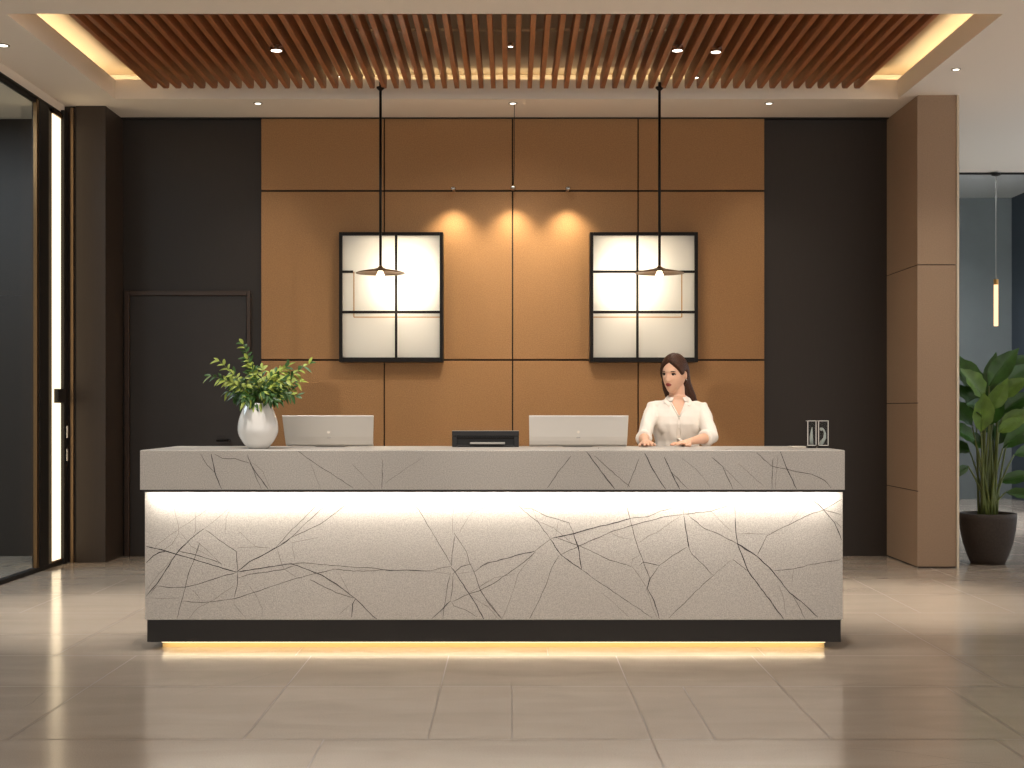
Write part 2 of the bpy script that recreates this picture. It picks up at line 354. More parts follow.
# ------------------------------------------------------------------ light boxes on the feature wall
def lightbox(name, x0, x1, xv, label, side):
    z0, z1, yb, yfr = 1.799, 2.988, yf-.002, 12.22
    t_ = thing(name, ((x0+x1)/2, yb, z0), label, 'light box', 'backlit window boxes on the feature wall')
    q = MB(); th = .03
    q.box(x0, x0+th, yfr, yb, z0, z1); q.box(x1-th, x1, yfr, yb, z0, z1); q.box(x0+th, x1-th, yfr, yb, z0, z0+.042); q.box(x0+th, x1-th, yfr, yb, z1-th, z1)
    q.build('frame', M['black'], t_, bevel=.003)
    q = MB(); q.box(x0+th, x1-th, yb-.012, yb-.002, z0+.04, z1-th); q.build('back_plate', mat('box_white', (235, 232, 225), .8), t_)
    q = MB(); q.box(x0+th, x1-th, yfr+.028, yfr+.033, z0+.04, z1-th); q.build('frosted_pane', M['frost'], t_)
    zA = EYE+(410-271.6)*12.22/F; zB = EYE+(410-312)*12.22/F
    q = MB(); q.box(xv-.011, xv+.011, yfr+.004, yfr+.026, z0+.04, z1-th); q.build('glazing_bar', M['black'], t_)
    q = MB(); q.box(x0+th, x1-th, yfr+.002, yfr+.024, zB-.012, zB+.012); q.build('glazing_bar', M['black'], t_)
    q = MB()
    if side < 0: q.box(x0+th, W(353, 0, 12.22).x, yfr+.002, yfr+.024, zA-.011, zA+.011)
    else: q.box(x0+th, x1-th, yfr+.002, yfr+.024, zA-.011, zA+.011)
    q.build('glazing_bar', M['black'], t_)
    zr = EYE+(410-317)*12.22/F; r_ = .004
    q = MB()
    if side < 0:
        xr = W(353.7, 0, 12.22).x; q.box(xr-r_, xr+r_, yfr+.012, yfr+.02, zr, zA); q.box(xr, x1-th, yfr+.012, yfr+.02, zr-r_, zr+r_)
    else:
        xr = W(682, 0, 12.22).x; q.box(xr-r_, xr+r_, yfr+.012, yfr+.02, zr, zA); q.box(x0+th, xr, yfr+.012, yfr+.02, zr-r_, zr+r_)
    q.build('brass_rod', M['brass'], t_)
    xc = (W(405, 0, 12.3).x if side < 0 else W(628, 0, 12.3).x); zc_ = EYE+(410-280)*12.3/F
    light('box_lamp', 'AREA', (xc, yb-.02, zc_), 20, (1, .95, .87), t_, (R(90), 0, 0), shape='ELLIPSE', size=.62, size_y=.62)
    light('box_lamp', 'AREA', ((x0+x1)/2, yb-.016, (z0+z1)/2), 3.2, (1, .94, .86), t_, (R(90), 0, 0), shape='RECTANGLE', size=.86, size_y=1.08)
    light('top_lamp', 'AREA', ((x0+x1)/2-side*.05, yfr+.08, z1-.035), 1.2, (1, .85, .62), t_, (R(20), 0, 0), shape='RECTANGLE', size=.62, size_y=.03)
lightbox('window_light_box', -1.583, -.631, W(396, 0, 12.22).x, 'backlit black-framed window box, left of the two on the tan wall', -1)
lightbox('window_light_box', .714, 1.702, W(637.5, 0, 12.22).x, 'backlit black-framed window box right on the tan wall, behind the woman', 1)

# ------------------------------------------------------------------ pendant lamps
def pendant(px, label):
    D = 11.25; x = (px-512)*D/F; zs = EYE+(410-271)*D/F
    t_ = thing('pendant_lamp', (x, D, ZC), label, 'lamp', 'pendant lamps hanging from the slatted ceiling')
    q = MB(); q.lathe([(.012, .05), (.012, .012), (.034, .010), (.034, -.002), (.012, -.022), (.009, -.03)], (x, D, ZC), 24); q.build('canopy', M['black'], t_, smooth=False)
    q = MB(); q.tube([(x, D, ZC-.02), (x, D, zs+.04)], .0115, 12); q.build('rod', M['black'], t_, smooth=True)
    q = MB(); q.lathe([(.008, .050), (.014, .042), (.022, .030), (.06, .016), (.12, .006), (.19, -.008), (.206, -.016), (.207, -.020), (.19, -.014), (.12, 0), (.06, .009), (.03, .012)], (x, D, zs), 48)
    shd = q.build('shade', M['bronze'], t_, smooth=True)
    q = MB(); q.lathe([(.002, -.064), (.022, -.058), (.033, -.044), (.034, -.032), (.024, -.014), (.02, .0), (.018, .01)], (x, D, zs), 24); q.build('bulb', E['bulb'], shd, smooth=True)
    light('bulb_light', 'POINT', (x, D, zs-.09), 9, (1, .80, .52), t_, shadow_soft_size=.03)
pendant(380.5, 'slim bronze disc pendant lamp in front of the left light box')
pendant(659.5, 'slim bronze disc pendant lamp hanging above the woman, in front of right light box')

# ------------------------------------------------------------------ downlights
def downlight(px, py, r_, label, power=40, cone=70, tilt=None, proud=0, ring='white', col=SOFT, blend=.6, hz=None):
    hh = (ZC-proud if hz is None else hz)-EYE
    D = hh*F/(HY-py); x = (px-512)*D/F; z = EYE+hh
    t_ = thing('downlight', (x, D, z), label, 'downlight', 'small round ceiling downlights')
    q = MB()
    if proud: q.lathe([(r_*.9, proud), (r_, .0), (r_, -.006), (r_*.8, -.006), (r_*.8, .004)], (x, D, z), 28)
    else: q.lathe([(r_*1.25, -.0005), (r_*1.25, -.006), (r_*.95, -.008), (r_*.9, -.001)], (x, D, z), 28)
    q.build('trim_ring', M['chrome'] if ring == 'chrome' else mat('ring_paint', (160, 148, 130), .5), t_)
    q = MB(); q.lathe([(r_*.78, -.005), (r_*.78, -.003)], (x, D, z), 24); q.build('lens', E['lens'], t_)
    if power:
        rot = tilt or (0, 0, 0)
        light('spot', 'SPOT', (x, D, z-.012), power, col, t_, rot, spot_size=R(cone), spot_blend=blend, shadow_soft_size=.03)
    return x, D
downlight(258, 103, .032, 'small ceiling downlight above the edge of dark wall and tan wall, left', 55, 90, blend=1)
downlight(513, 103, .032, 'small ceiling downlight centred over the tan feature wall', 55, 90, blend=1)
downlight(769, 103, .032, 'small ceiling downlight above right edge of the tan wall', 55, 90, blend=1)
downlight(956, 69, .030, 'small ceiling downlight above the tan pier', 110, 95, blend=1)
downlight(3, 45, .040, 'ceiling downlight at the upper left edge beside the glass wall', 110, 90, blend=1)
downlight(276.5, 50, .050, 'bright downlight set on the slats, left side', 160, 85, proud=.03, ring='chrome', blend=1)
downlight(677.5, 50, .046, 'bright downlight on the slats, nearer the centre of the right pair', 160, 85, proud=.03, ring='chrome', blend=1)
downlight(716, 51.5, .046, 'bright downlight on the slats, outer one of the right pair', 160, 85, proud=.03, ring='chrome', blend=1)
downlight(510.5, 46, .022, 'tiny downlight set in the middle slat', 240, 95, (R(38), 0, 0), proud=.02, ring='chrome', blend=1)
downlight(341.5, 76, .028, 'small downlight tucked between slats above the left pendant lamp', 14, 80, ring='chrome', hz=ZC+.04, blend=1)
downlight(696, 77, .025, 'small downlight tucked between slats right of the right pendant', 14, 80, ring='chrome', hz=ZC+.04, blend=1)
# thin cord down the middle of the feature wall
xx = W(513, 103, 11.79).x
q = MB(); q.tube([(xx+.012, 11.80, ZC-.003), (xx+.012, 12.15, 3.55), (xx+.004, 12.20, 3.42)], .003, 6)
tag(q.build('thin_cord', M['blackm']), 'thin dark cord running from the centre downlight to the tan wall', 'cord')

def wallspot(px, py, label):
    D = 12.20; p = W(px, py, D)
    t_ = thing('wall_spotlight', (p.x, yf, p.z), label, 'spotlight', 'tiny spotlights on the tan feature wall')
    q = MB(); q.box(p.x-.012, p.x+.012, D, yf, p.z-.006, p.z+.008); q.build('arm', M['brass'], t_, bevel=.002)
    q = MB(); q.lathe([(.012, .012), (.022, .006), (.024, -.018), (.018, -.018), (.016, -.01)], (p.x, D, p.z), 20); q.build('head', M['chrome'], t_, smooth=True)
    light('spot', 'SPOT', (p.x, D, p.z-.03), 46, (1, .84, .58), t_, (R(6), 0, 0), spot_size=R(100), spot_blend=1, shadow_soft_size=.03)
wallspot(453, 188, 'tiny spotlight on the tan wall, left of the centre joint')
wallspot(568, 188, 'tiny spotlight on the tan wall, right of the centre joint')
wallspot(513, 187, 'tiny spotlight on the tan wall at the end of the thin centre cord')

# hall pendant tube
Dt = 15.2; p = W(996, 173, Dt); pt0 = W(996.5, 283, Dt); pt1 = W(996.5, 326, Dt)
t_ = thing('tube_pendant', (p.x, Dt, ZC), 'slim glowing tube lamp hanging on a thin wire in the side hall', 'lamp')
q = MB(); q.lathe([(.05, 0), (.05, -.02), (.01, -.03)], (p.x, Dt, ZC-.02), 20); q.build('canopy', M['blackm'], t_)
q = MB(); q.tube([(p.x, Dt, ZC-.02), (p.x, Dt, pt0.z)], .006, 8); q.build('wire', mat('wire_grey', (120, 118, 112), .5), t_)
q = MB(); q.tube([(p.x, Dt, pt0.z+.04), (p.x, Dt, pt0.z-.02)], .03, 16); q.build('cap', M['brass'], t_)
q = MB(); q.tube([(p.x, Dt, pt0.z-.02), (p.x, Dt, pt1.z)], .024, 16); q.build('tube', E['tube'], t_)

# ------------------------------------------------------------------ reception counter
ct = thing('reception_counter', (-.1, 7.9, 0), 'long pale stone reception counter with dark veins and glowing underside', 'reception desk')
veins_body = [
 ((140, 490), 5.689, [
 (3, [(35,320),(150,348),(215,368),(310,395),(420,430),(550,466)]), (3, [(35,415),(75,375),(110,355),(150,348)]),
 (3, [(35,605),(95,535),(150,450),(205,365),(245,320),(310,260),(365,220)]), (1, [(365,220),(430,170),(510,100),(560,60),(640,20)]),
 (3, [(550,466),(620,410),(700,370),(760,335),(830,295),(860,270)]), (2, [(775,325),(850,240),(930,165),(1000,90),(1045,20)]),
 (2, [(800,310),(860,270),(930,200),(1024,115),(1100,50),(1170,20)]), (2, [(860,270),(940,235),(1024,195),(1060,170),(1120,125),(1180,80),(1230,68)]),
 (2, [(370,225),(450,285),(548,350),(555,466)]), (2, [(555,466),(555,530),(538,610)]), (1, [(538,610),(535,650),(600,725)]),
 (3, [(560,466),(650,450),(760,435),(860,420),(895,430),(960,455),(1037,485),(1117,535),(1222,615),(1287,680),(1347,736)]),
 (2, [(560,500),(620,480),(700,470),(800,455),(880,432)]), (2, [(860,420),(940,415),(1090,430),(1217,440),(1337,445),(1397,455)]),
 (2, [(550,468),(440,500),(350,530),(260,552),(170,555),(95,545)]), (2, [(340,300),(310,390),(275,480),(250,580),(210,738)]),
 (2, [(240,632),(350,640),(450,630),(540,618),(640,585),(760,545),(900,500),(1024,470),(1107,450),(1217,462),(1297,460),(1397,455)]),
 (1, [(35,615),(130,617),(225,615)]), (1, [(275,735),(330,670),(420,625),(540,540)]), (1, [(185,30),(200,130),(220,210),(218,250),(180,310),(130,345)]),
 (1, [(316,20),(318,120),(318,230),(300,260)]), (1, [(80,350),(90,320),(180,250),(300,170),(390,105),(440,80)]), (1, [(545,20),(520,90),(490,160),(485,240)]),
 (1, [(230,240),(290,320),(400,380)]), (2, [(215,345),(320,370),(420,400),(465,420)]), (1, [(320,290),(380,340),(440,400),(465,425)]),
 (1, [(550,225),(600,270),(665,325),(720,328)]), (1, [(550,330),(660,322),(740,330)]), (1, [(35,570),(90,500),(160,420),(235,330)]), (2, [(60,590),(95,545)]),
 (1, [(865,300),(880,400)]), (1, [(780,330),(800,400),(820,450),(880,490),(920,505)]), (1, [(610,530),(660,600),(695,670),(695,725)]), (1, [(300,570),(360,635)]),
 (1, [(860,300),(940,285),(1024,270)])]),
 ((310, 490), 5.689, [
 (1, [(150,125),(190,90),(275,25)]), (2, [(0,510),(70,545),(150,585),(250,615)]), (3, [(258,620),(242,650),(237,725)]),
 (3, [(400,452),(480,458),(580,457),(690,460)]), (2, [(690,460),(740,445),(803,435)]), (1, [(690,465),(740,470),(800,482)]),
 (2, [(520,25),(570,50),(620,115),(700,250),(760,350),(803,425)]), (1, [(818,40),(812,150),(810,260)]), (2, [(825,260),(812,340),(804,435)]),
 (3, [(804,440),(840,490),(915,605),(950,660),(988,735)]), (2, [(800,470),(780,560),(768,640),(755,735)]), (2, [(815,480),(810,560),(800,625)]),
 (3, [(692,735),(740,690),(800,630)]), (2, [(800,630),(820,660),(880,680),(950,722)]), (2, [(820,245),(850,290),(890,350),(905,410),(935,470),(965,560),(1024,655),(1092,735)]),
 (1, [(850,240),(880,190),(920,130),(1024,90)]), (1, [(920,130),(965,25)]), (2, [(810,480),(860,435),(920,420)]), (2, [(935,465),(980,430),(1024,413)]),
 (1, [(840,475),(935,465)]), (2, [(812,635),(870,605),(960,575),(1024,540)]), (1, [(915,600),(970,640),(1024,665)]), (1, [(900,590),(980,540),(1024,510)]),
 (1, [(170,480),(225,590)]), (1, [(160,715),(230,650)]), (1, [(965,25),(1024,60)])]),
 ((480, 490), 5.689, [
 (1, [(0,105),(60,85),(130,82),(230,103)]), (2, [(170,15),(230,100),(300,160),(330,180),(400,280)]), (3, [(400,280),(460,368),(580,455)]), (2, [(580,455),(700,540),(850,640),(980,728)]),
 (2, [(230,100),(290,105),(380,150),(505,185),(530,240)]), (3, [(530,240),(560,330),(578,450)]), (1, [(330,180),(420,215),(520,300)]), (1, [(260,20),(300,110),(330,180)]),
 (3, [(405,275),(470,262),(560,240),(660,212),(760,188),(860,160)]), (2, [(860,160),(960,150),(1024,120),(1115,98)]),
 (2, [(460,368),(560,320),(650,280),(740,240),(850,205),(940,180),(1024,158),(1157,137)]), (2, [(430,270),(500,295),(560,315),(620,340),(740,400),(860,435)]),
 (1, [(445,180),(430,265)]), (3, [(0,438),(40,415),(150,390),(230,365),(312,348)]), (2, [(312,348),(360,310),(400,280)]), (2, [(0,572),(80,530),(180,460),(250,410),(315,350)]),
 (1, [(0,550),(80,500),(200,475)]), (2, [(450,370),(410,440),(380,530),(340,620),(280,735)]), (1, [(300,370),(215,480),(180,600),(125,735)]), (2, [(0,570),(60,650),(125,735)]),
 (1, [(0,638),(50,670),(105,735)]), (3, [(0,695),(22,735)]), (1, [(740,240),(800,270),(860,280)]), (2, [(822,30),(855,170),(890,300),(930,410),(965,500)]),
 (2, [(905,430),(930,410),(1024,430)]), (2, [(1024,425),(970,500),(950,560)]), (3, [(965,500),(952,560),(990,630),(1020,735)]), (1, [(860,430),(900,480),(945,550),(975,650),(1010,735)]),
 (2, [(1024,425),(1100,370),(1177,325)]), (1, [(900,300),(960,260),(1024,230),(1090,180),(1150,140)]), (1, [(860,430),(870,390),(910,370)]), (1, [(690,580),(850,725)])]),
 ((660, 490), 5.389, [
 (2, [(125,130),(275,115),(400,75)]), (1, [(60,20),(100,90),(128,130)]),
 (1, [(128,25),(128,140)]), (3, [(128,140),(145,240),(158,320)]), (2, [(158,320),(175,350),(230,400),(285,458)]), (2, [(50,688),(150,590),(230,510),(290,458)]), (1, [(290,455),(385,375)]),
 (2, [(155,140),(240,208),(300,230),(360,262),(415,288)]), (4, [(415,288),(460,318),(520,355)]), (3, [(520,355),(600,430),(700,555),(760,600),(850,685)]),
 (2, [(403,15),(405,150)]), (3, [(405,150),(410,240),(418,290),(460,400),(480,445),(560,550),(665,695)]), (2, [(390,372),(440,410),(480,445)]), (1, [(185,15),(280,120),(385,225)]),
 (1, [(155,140),(155,90),(185,15)]), (2, [(525,350),(575,248),(690,190),(800,135),(880,108),(980,50)]), (1, [(690,190),(750,110),(850,15)]),
 (3, [(525,44),(650,36),(780,28),(830,60),(880,105),(940,175),(978,270)]), (2, [(885,108),(978,135)]), (2, [(940,165),(978,205)]), (2, [(610,435),(720,425),(820,400),(975,375)]),
 (1, [(720,425),(710,515)]), (2, [(710,560),(745,620),(780,690)]), (1, [(640,510),(665,580),(680,690)]), (1, [(415,235),(500,235),(580,240)])])]
veins_slab = [
 ((140, 440), 5.689, [(2, [(345,80),(380,140),(425,185)]), (3, [(405,80),(425,180),(465,280)]), (2, [(425,80),(470,105),(540,105),(620,130)]), (3, [(625,130),(670,200),(730,285)]), (2, [(610,85),(640,160),(690,280)]), (1, [(640,130),(700,180),(745,285)])]),
 ((310, 440), 3.793, [(2, [(-45,42),(0,75),(60,115),(165,182)]), (1, [(0,85),(40,185)]), (2, [(275,75),(272,185)]), (1, [(285,165),(360,110),(430,65)]), (1, [(160,90),(245,180)]), (2, [(990,60),(950,110),(900,182)])]),
 ((580, 440), 3.793, [(3, [(25,45),(80,120),(132,188)]), (2, [(55,60),(110,110),(190,178)]), (2, [(225,70),(200,130),(180,180)]), (3, [(245,50),(275,110),(325,188)]), (3, [(320,65),(345,120),(378,188)]), (2, [(345,120),(410,185)]),
 (1, [(380,65),(440,110),(495,180)]), (2, [(500,65),(540,100),(580,188)]), (1, [(540,100),(620,180)]), (1, [(600,90),(700,178)]), (2, [(670,48),(725,98),(800,115),(880,130),(930,155),(952,182)]),
 (2, [(730,75),(728,188)]), (1, [(750,60),(740,188)]), (3, [(760,45),(790,120),(822,188)]), (1, [(725,98),(740,60)])])]
def add_veins(mb, groups, Y, x0, x1, z0, z1):
    rr = random.Random(11); wd = {1: .0012, 2: .0017, 3: .0024, 4: .0040}
    for (ox, oy), s_, ls in groups:
        for wt, pts in ls:
            P = [((ox+x/s_-512)*Y/F, EYE-(oy+y/s_-HY)*Y/F) for x, y in pts]
            Q = []
            for i in range(len(P)-1):          # subdivide with a little wander
                L = math.dist(P[i], P[i+1]); n = max(1, int(L/.025))
                dx, dz = (P[i+1][0]-P[i][0])/L, (P[i+1][1]-P[i][1])/L
                for k in range(n):
                    j = 0 if k == 0 else rr.uniform(-.0022, .0022)
                    Q.append((P[i][0]+dx*L*k/n-dz*j, P[i][1]+dz*L*k/n+dx*j))
            Q.append(P[-1])
            Q = [(min(max(x, x0), x1), min(max(z, z0), z1)) for x, z in Q]
            rings = []
            for i, q_ in enumerate(Q):
                a_, b_ = Q[max(i-1, 0)], Q[min(i+1, len(Q)-1)]
                L = math.dist(a_, b_) or 1; nx, nz = -(b_[1]-a_[1])/L, (b_[0]-a_[0])/L
                h_ = wd[wt]*rr.uniform(.65, 1.25)*(1 if 0 < i < len(Q)-1 else .5)
                rings.append(((q_[0]+nx*h_, Y-.0006-wt*.00005, q_[1]+nz*h_), (q_[0]-nx*h_, Y-.0006-wt*.00005, q_[1]-nz*h_)))
            mi = {1: 3, 2: 2, 3: 1, 4: 1}[wt]
            for i in range(len(rings)-1): mb.quad(rings[i][0], rings[i+1][0], rings[i+1][1], rings[i][1], mi)
stm = [M['stone'], M['vein'], M['vein2'], M['vein3']]
def chamfer_box(mb, x0, x1, y0, y1, z0, z1, e=.004):
    def ring(d, z): return [(x0+d, y0+d, z), (x1-d, y0+d, z), (x1-d, y1-d, z), (x0+d, y1-d, z)]
    mb.loft([ring(e, z0), ring(0, z0+e), ring(0, z1-e), ring(e, z1)])
q = MB(); chamfer_box(q, -2.088, 1.868, 7.5, 8.34, .905, 1.135); add_veins(q, veins_slab, 7.5, -2.08, 1.86, .9165, 1.13)
for pts in (((-1.2, 7.52), (-1.05, 7.8), (-.75, 8.1), (-.7, 8.3)), ((.3, 7.52), (.5, 7.75), (.52, 8.0), (.8, 8.3)), ((1.2, 7.52), (1.3, 7.9), (1.6, 8.2))):
    for a_, b_ in zip(pts, pts[1:]): q.quad((a_[0]-.002, a_[1], 1.1355), (b_[0]-.002, b_[1], 1.1355), (b_[0]+.002, b_[1], 1.1355), (a_[0]+.002, a_[1], 1.1355), 2)
q.build('counter_slab', stm, ct)
q = MB(); q.box(-2.088, 1.868, 7.4985, 7.5065, .8985, .9125); q.build('painted_shadow_line', M['plinth'], ct)  # black strip imitating the shadow line between slab and body
q = MB(); chamfer_box(q, -2.0766, 1.871, 7.56, 8.25, .172, .9045, .003); add_veins(q, veins_body, 7.56, -2.073, 1.868, .178, .892)
q.build('counter_body', stm, ct)
q = MB(); q.box(-2.0695, 1.865, 7.575, 8.22, .044, .172); q.build('plinth', M['plinth'], ct, bevel=.003)
q = MB(); q.box(-2.003, 1.79, 7.66, 8.1, 0, .044); q.build('plinth_recess', M['recess'], ct)
q = MB(); q.box(-2.03, 1.825, 7.507, 7.524, .8995, .905); q.build('led_strip', E['under'], ct)
q = MB(); q.box(-1.99, 1.78, 7.59, 7.655, .040, .044); q.build('led_strip', E['plinth'], ct)

# ------------------------------------------------------------------ things on the counter
TOP = 1.135
# vase
D = 7.78; vx = (258-512)*D/F*1.0
vz = thing('vase', (vx, D, TOP), 'white glazed egg-shaped vase on the left end of the counter', 'vase')
prof = [(.03, 0), (.054, 0), (.060, .004)]+[(.060+.057*math.sin(math.pi/2*min(1, t/.42))**.95 if t < .42 else .071+.046*math.cos(math.pi/2*(t-.42)/.58)**.9, .004+.258*t) for t in [k/18 for k in range(1, 18)]]+[(.0705, .262), (.069, .264), (.067, .262), (.08, .235), (.095, .19), (.105, .14), (.09, .06), (.03, .02)]
q = MB(); q.lathe(prof, (vx, D, TOP+.0005), 56); q.build('vase_body', M['white_cer'], vz, smooth=True)
# greenery
def leaf(mb, base, d, L, wd, mi, n=4, droop=.25, up=Vector((0, 0, 1)), fold=.25):
    d = d.normalized(); s_ = d.cross(up)
    if s_.length < .05: s_ = Vector((1, 0, 0))
    s_.normalize(); u = s_.cross(d)
    i = len(mb.v)
    for k in range(n+1):
        t = k/n; wv = wd*math.sin(math.pi*(t*.92+.06))**.85*(1-.25*t) if k < n else wd*.02
        c_ = base+d*L*t-Vector((0, 0, 1))*droop*L*t*t
        mb.v += [tuple(c_-s_*wv+u*wv*fold), tuple(c_), tuple(c_+s_*wv+u*wv*fold)]
    for k in range(n):
        a_ = i+k*3
        mb.f += [(a_, a_+1, a_+4, a_+3), (a_+1, a_+2, a_+5, a_+4)]; mb.m += [mi, mi]
gr = thing('leafy_bouquet', (vx, D, TOP+.25), 'loose bunch of green leafy sprigs standing in the white vase', 'foliage')
fol = MB(); rr = random.Random(5)
root = Vector((vx, D, TOP+.08)); mouth = Vector((vx, D, TOP+.262))
tips = [(243, 344), (211, 376), (219, 361), (309, 364), (300, 382), (299, 372), (232, 372), (228, 392), (288, 366), (276, 372), (262, 368), (252, 366), (246, 360), (234, 396), (284, 394), (292, 390), (268, 380), (240, 384), (250, 390), (262, 392), (276, 388), (225, 380), (288, 380), (256, 378), (270, 396), (240, 402), (280, 400), (296, 396)]
stems = []
for ti, (tx, ty) in enumerate(tips*2):
    if ti >= len(tips): tx = 258+(tx-258)*rr.uniform(.45, .8); ty = 400-(400-ty)*rr.uniform(.4, .85)
    dd = D+rr.uniform(-.13, .14) if ti >= 3 else D+rr.uniform(-.04, .04)
    tp = W(tx, ty, dd)
    st = mouth+Vector((rr.uniform(-.045, .045), rr.uniform(-.045, .045), 0))
    ctrl = st.lerp(tp, .5)+Vector((0, 0, .05 if ty < 396 else .07))
    P = [root+(st-root)*.3] + [st*(1-t)**2+ctrl*2*t*(1-t)+tp*t*t for t in [k/8 for k in range(9)]]
    stems.append(P)
    n = int(6+rr.random()*4); tot = len(P)-1
    for k in range(n):
        t = .3+.7*k/(n-1); a_ = 1+t*(tot-1); i0 = min(int(a_), tot-1); p_ = P[i0].lerp(P[i0+1], a_-i0); dr_ = (P[min(i0+1, tot)]-P[i0]).normalized()
        for sd in (-1, 1):
            if k == n-1 and sd > 0: dl = dr_
            else:
                side = dr_.cross(Vector((rr.uniform(-.5, .5), -1, rr.uniform(-.3, .9)))).normalized()*sd
                dl = (dr_*rr.uniform(.5, 1.0)+side*rr.uniform(.6, 1.0)+Vector((0, 0, rr.uniform(-.1, .25))))
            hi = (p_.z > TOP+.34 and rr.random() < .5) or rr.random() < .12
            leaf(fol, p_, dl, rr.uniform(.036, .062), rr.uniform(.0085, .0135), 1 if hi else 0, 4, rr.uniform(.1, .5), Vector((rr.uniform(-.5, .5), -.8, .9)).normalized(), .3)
lf = W(258, 408, D-.075)
for k in range(7):
    leaf(fol, mouth+Vector((rr.uniform(-.03, .03), -.062, .004)), Vector((rr.uniform(-.5, .5), -.5, -.7+rr.uniform(-.1, .6))), .055, .011, k % 2, 4, .3, Vector((0, -1, .3)))
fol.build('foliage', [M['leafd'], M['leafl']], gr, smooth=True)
q = MB()
for P in stems: q.tube(P, [.0028]*4+[.0022]*3+[.0014]*(len(P)-7), 5)
q.build('stems', M['stem'], gr)
gr.children[-1].name = 'stem_bundle'

def monitor(px0, px1, tx0, tx1, label, lean):
    Db = 8.06; Dt_ = Db-lean; zt = EYE-(415.5-HY)*Dt_/F
    xb0, xb1 = (px0-512)*Db/F, (px1-512)*Db/F; xt0, xt1 = (tx0-512)*Dt_/F, (tx1-512)*Dt_/F
    t_ = thing('monitor', ((xb0+xb1)/2, Db+.05, TOP), label, 'monitor', 'computer monitors on the counter')
    zb = TOP+.004; H = zt-zb
    q = MB(); rings = []
    prof = [(.055, 0.0), (.03, .004), (.012, .014), (.003, .035), (0, .07)]
    n = 8
    out = [(.055, 0), (.03, .004), (.012, .014), (.003, .035)]+[(-lean*(z-.035)/(H-.035), z) for z in (.06, .1, .15, H-.004)]+[(-lean+.003, H), (-lean+.012, H)]
    inn = [(-lean+.018, H-.002)]+[(-lean*(z-.035)/(H-.035)+.020, z) for z in (.15, .1, .06)]+[(.022, .04), (.03, .022), (.055, .012)]
    loop = out+inn
    def X(side, z):
        t = max(0, min(1, z/H)); return (xb0*(1-t)+xt0*t) if side < 0 else (xb1*(1-t)+xt1*t)
    q.loft([[(X(-1, z), Db+y, zb+z) for y, z in loop], [(X(1, z), Db+y, zb+z) for y, z in loop]])
    q.build('shell', M['alu'], t_, bevel=.002)
    q = MB(); e = .014
    def FP(side, z, off): return (X(side, z)-side*e, Db-lean*(z-.035)/(H-.035)+off, zb+z)
    q.loft([[FP(-1, .05, .0215), FP(1, .05, .0215), FP(1, H-.012, .0215), FP(-1, H-.012, .0215)], [FP(-1, .05, .0225), FP(1, .05, .0225), FP(1, H-.012, .0225), FP(-1, H-.012, .0225)]])
    q.build('screen', M['screen'], t_)
    xc = (xb0+xb1)/2
    q = MB(); q.box(xc-.09, xc+.09, Db+.05, Db+.20, TOP, TOP+.008); q.box(xc-.03, xc+.03, Db+.03, Db+.075, TOP+.006, TOP+.05); q.build('stand', M['alu'], t_, bevel=.003)
    zc_ = EYE-(432-HY)*Db/F-zb
    q = MB(); yy = Db-lean*(zc_-.035)/(H-.035)
    q.tube([(xc, yy+.001, zb+zc_), (xc, yy-.0015, zb+zc_)], .0085, 20); q.build('badge', M['paper'], t_)
    q = MB(); zc2 = .055; yy = Db-lean*(zc2-.035)/(H-.035)
    q.box(xc-.012, xc+.012, yy-.001, yy+.002, zb+zc2-.003, zb+zc2+.003); q.build('port', M['greyplas'], t_)
monitor(285.5, 372.5, 282, 373.5, 'wide silver monitor seen from behind, next to the vase', .06)
monitor(529.5, 627, 529, 628.5, 'wide silver monitor seen from behind, beside the woman', .03)

# black terminal between the monitors
Db = 8.1; x0, x1 = (452-512)*Db/F, (519-512)*Db/F; z1 = EYE-(431-HY)*Db/F
t_ = thing('card_terminal', ((x0+x1)/2, Db, TOP), 'low black desk printer on the counter between the two monitors', 'printer')
q = MB(); q.box(x0, x1, Db+.02, Db+.2, TOP, z1-.004); q.box(x0, x1, Db-.005, Db+.02, z1-.03, z1); q.box(x0, x0+.03, Db, Db+.02, TOP, z1-.03); q.box(x1-.03, x1, Db, Db+.02, TOP, z1-.03); q.box(x0+.03, x1-.03, Db, Db+.02, TOP, TOP+.012)
q.build('case', M['blackplas'], t_, bevel=.003)
q = MB(); a_, b_ = (470-512)*Db/F, (505-512)*Db/F; q.box(a_, b_, Db-.012, Db+.02, TOP+.018, TOP+.030); q.build('paper_slot', M['greyplas'], t_, bevel=.002)
q = MB(); q.box(x0+.03, x1-.03, Db+.006, Db+.02, z1-.05, z1-.038); q.build('roller_bar', M['black'], t_)
q = MB(); q.box(x0, x1, Db-.006, Db+.0, z1, z1+.003); q.build('top_edge', M['greyplas'], t_)

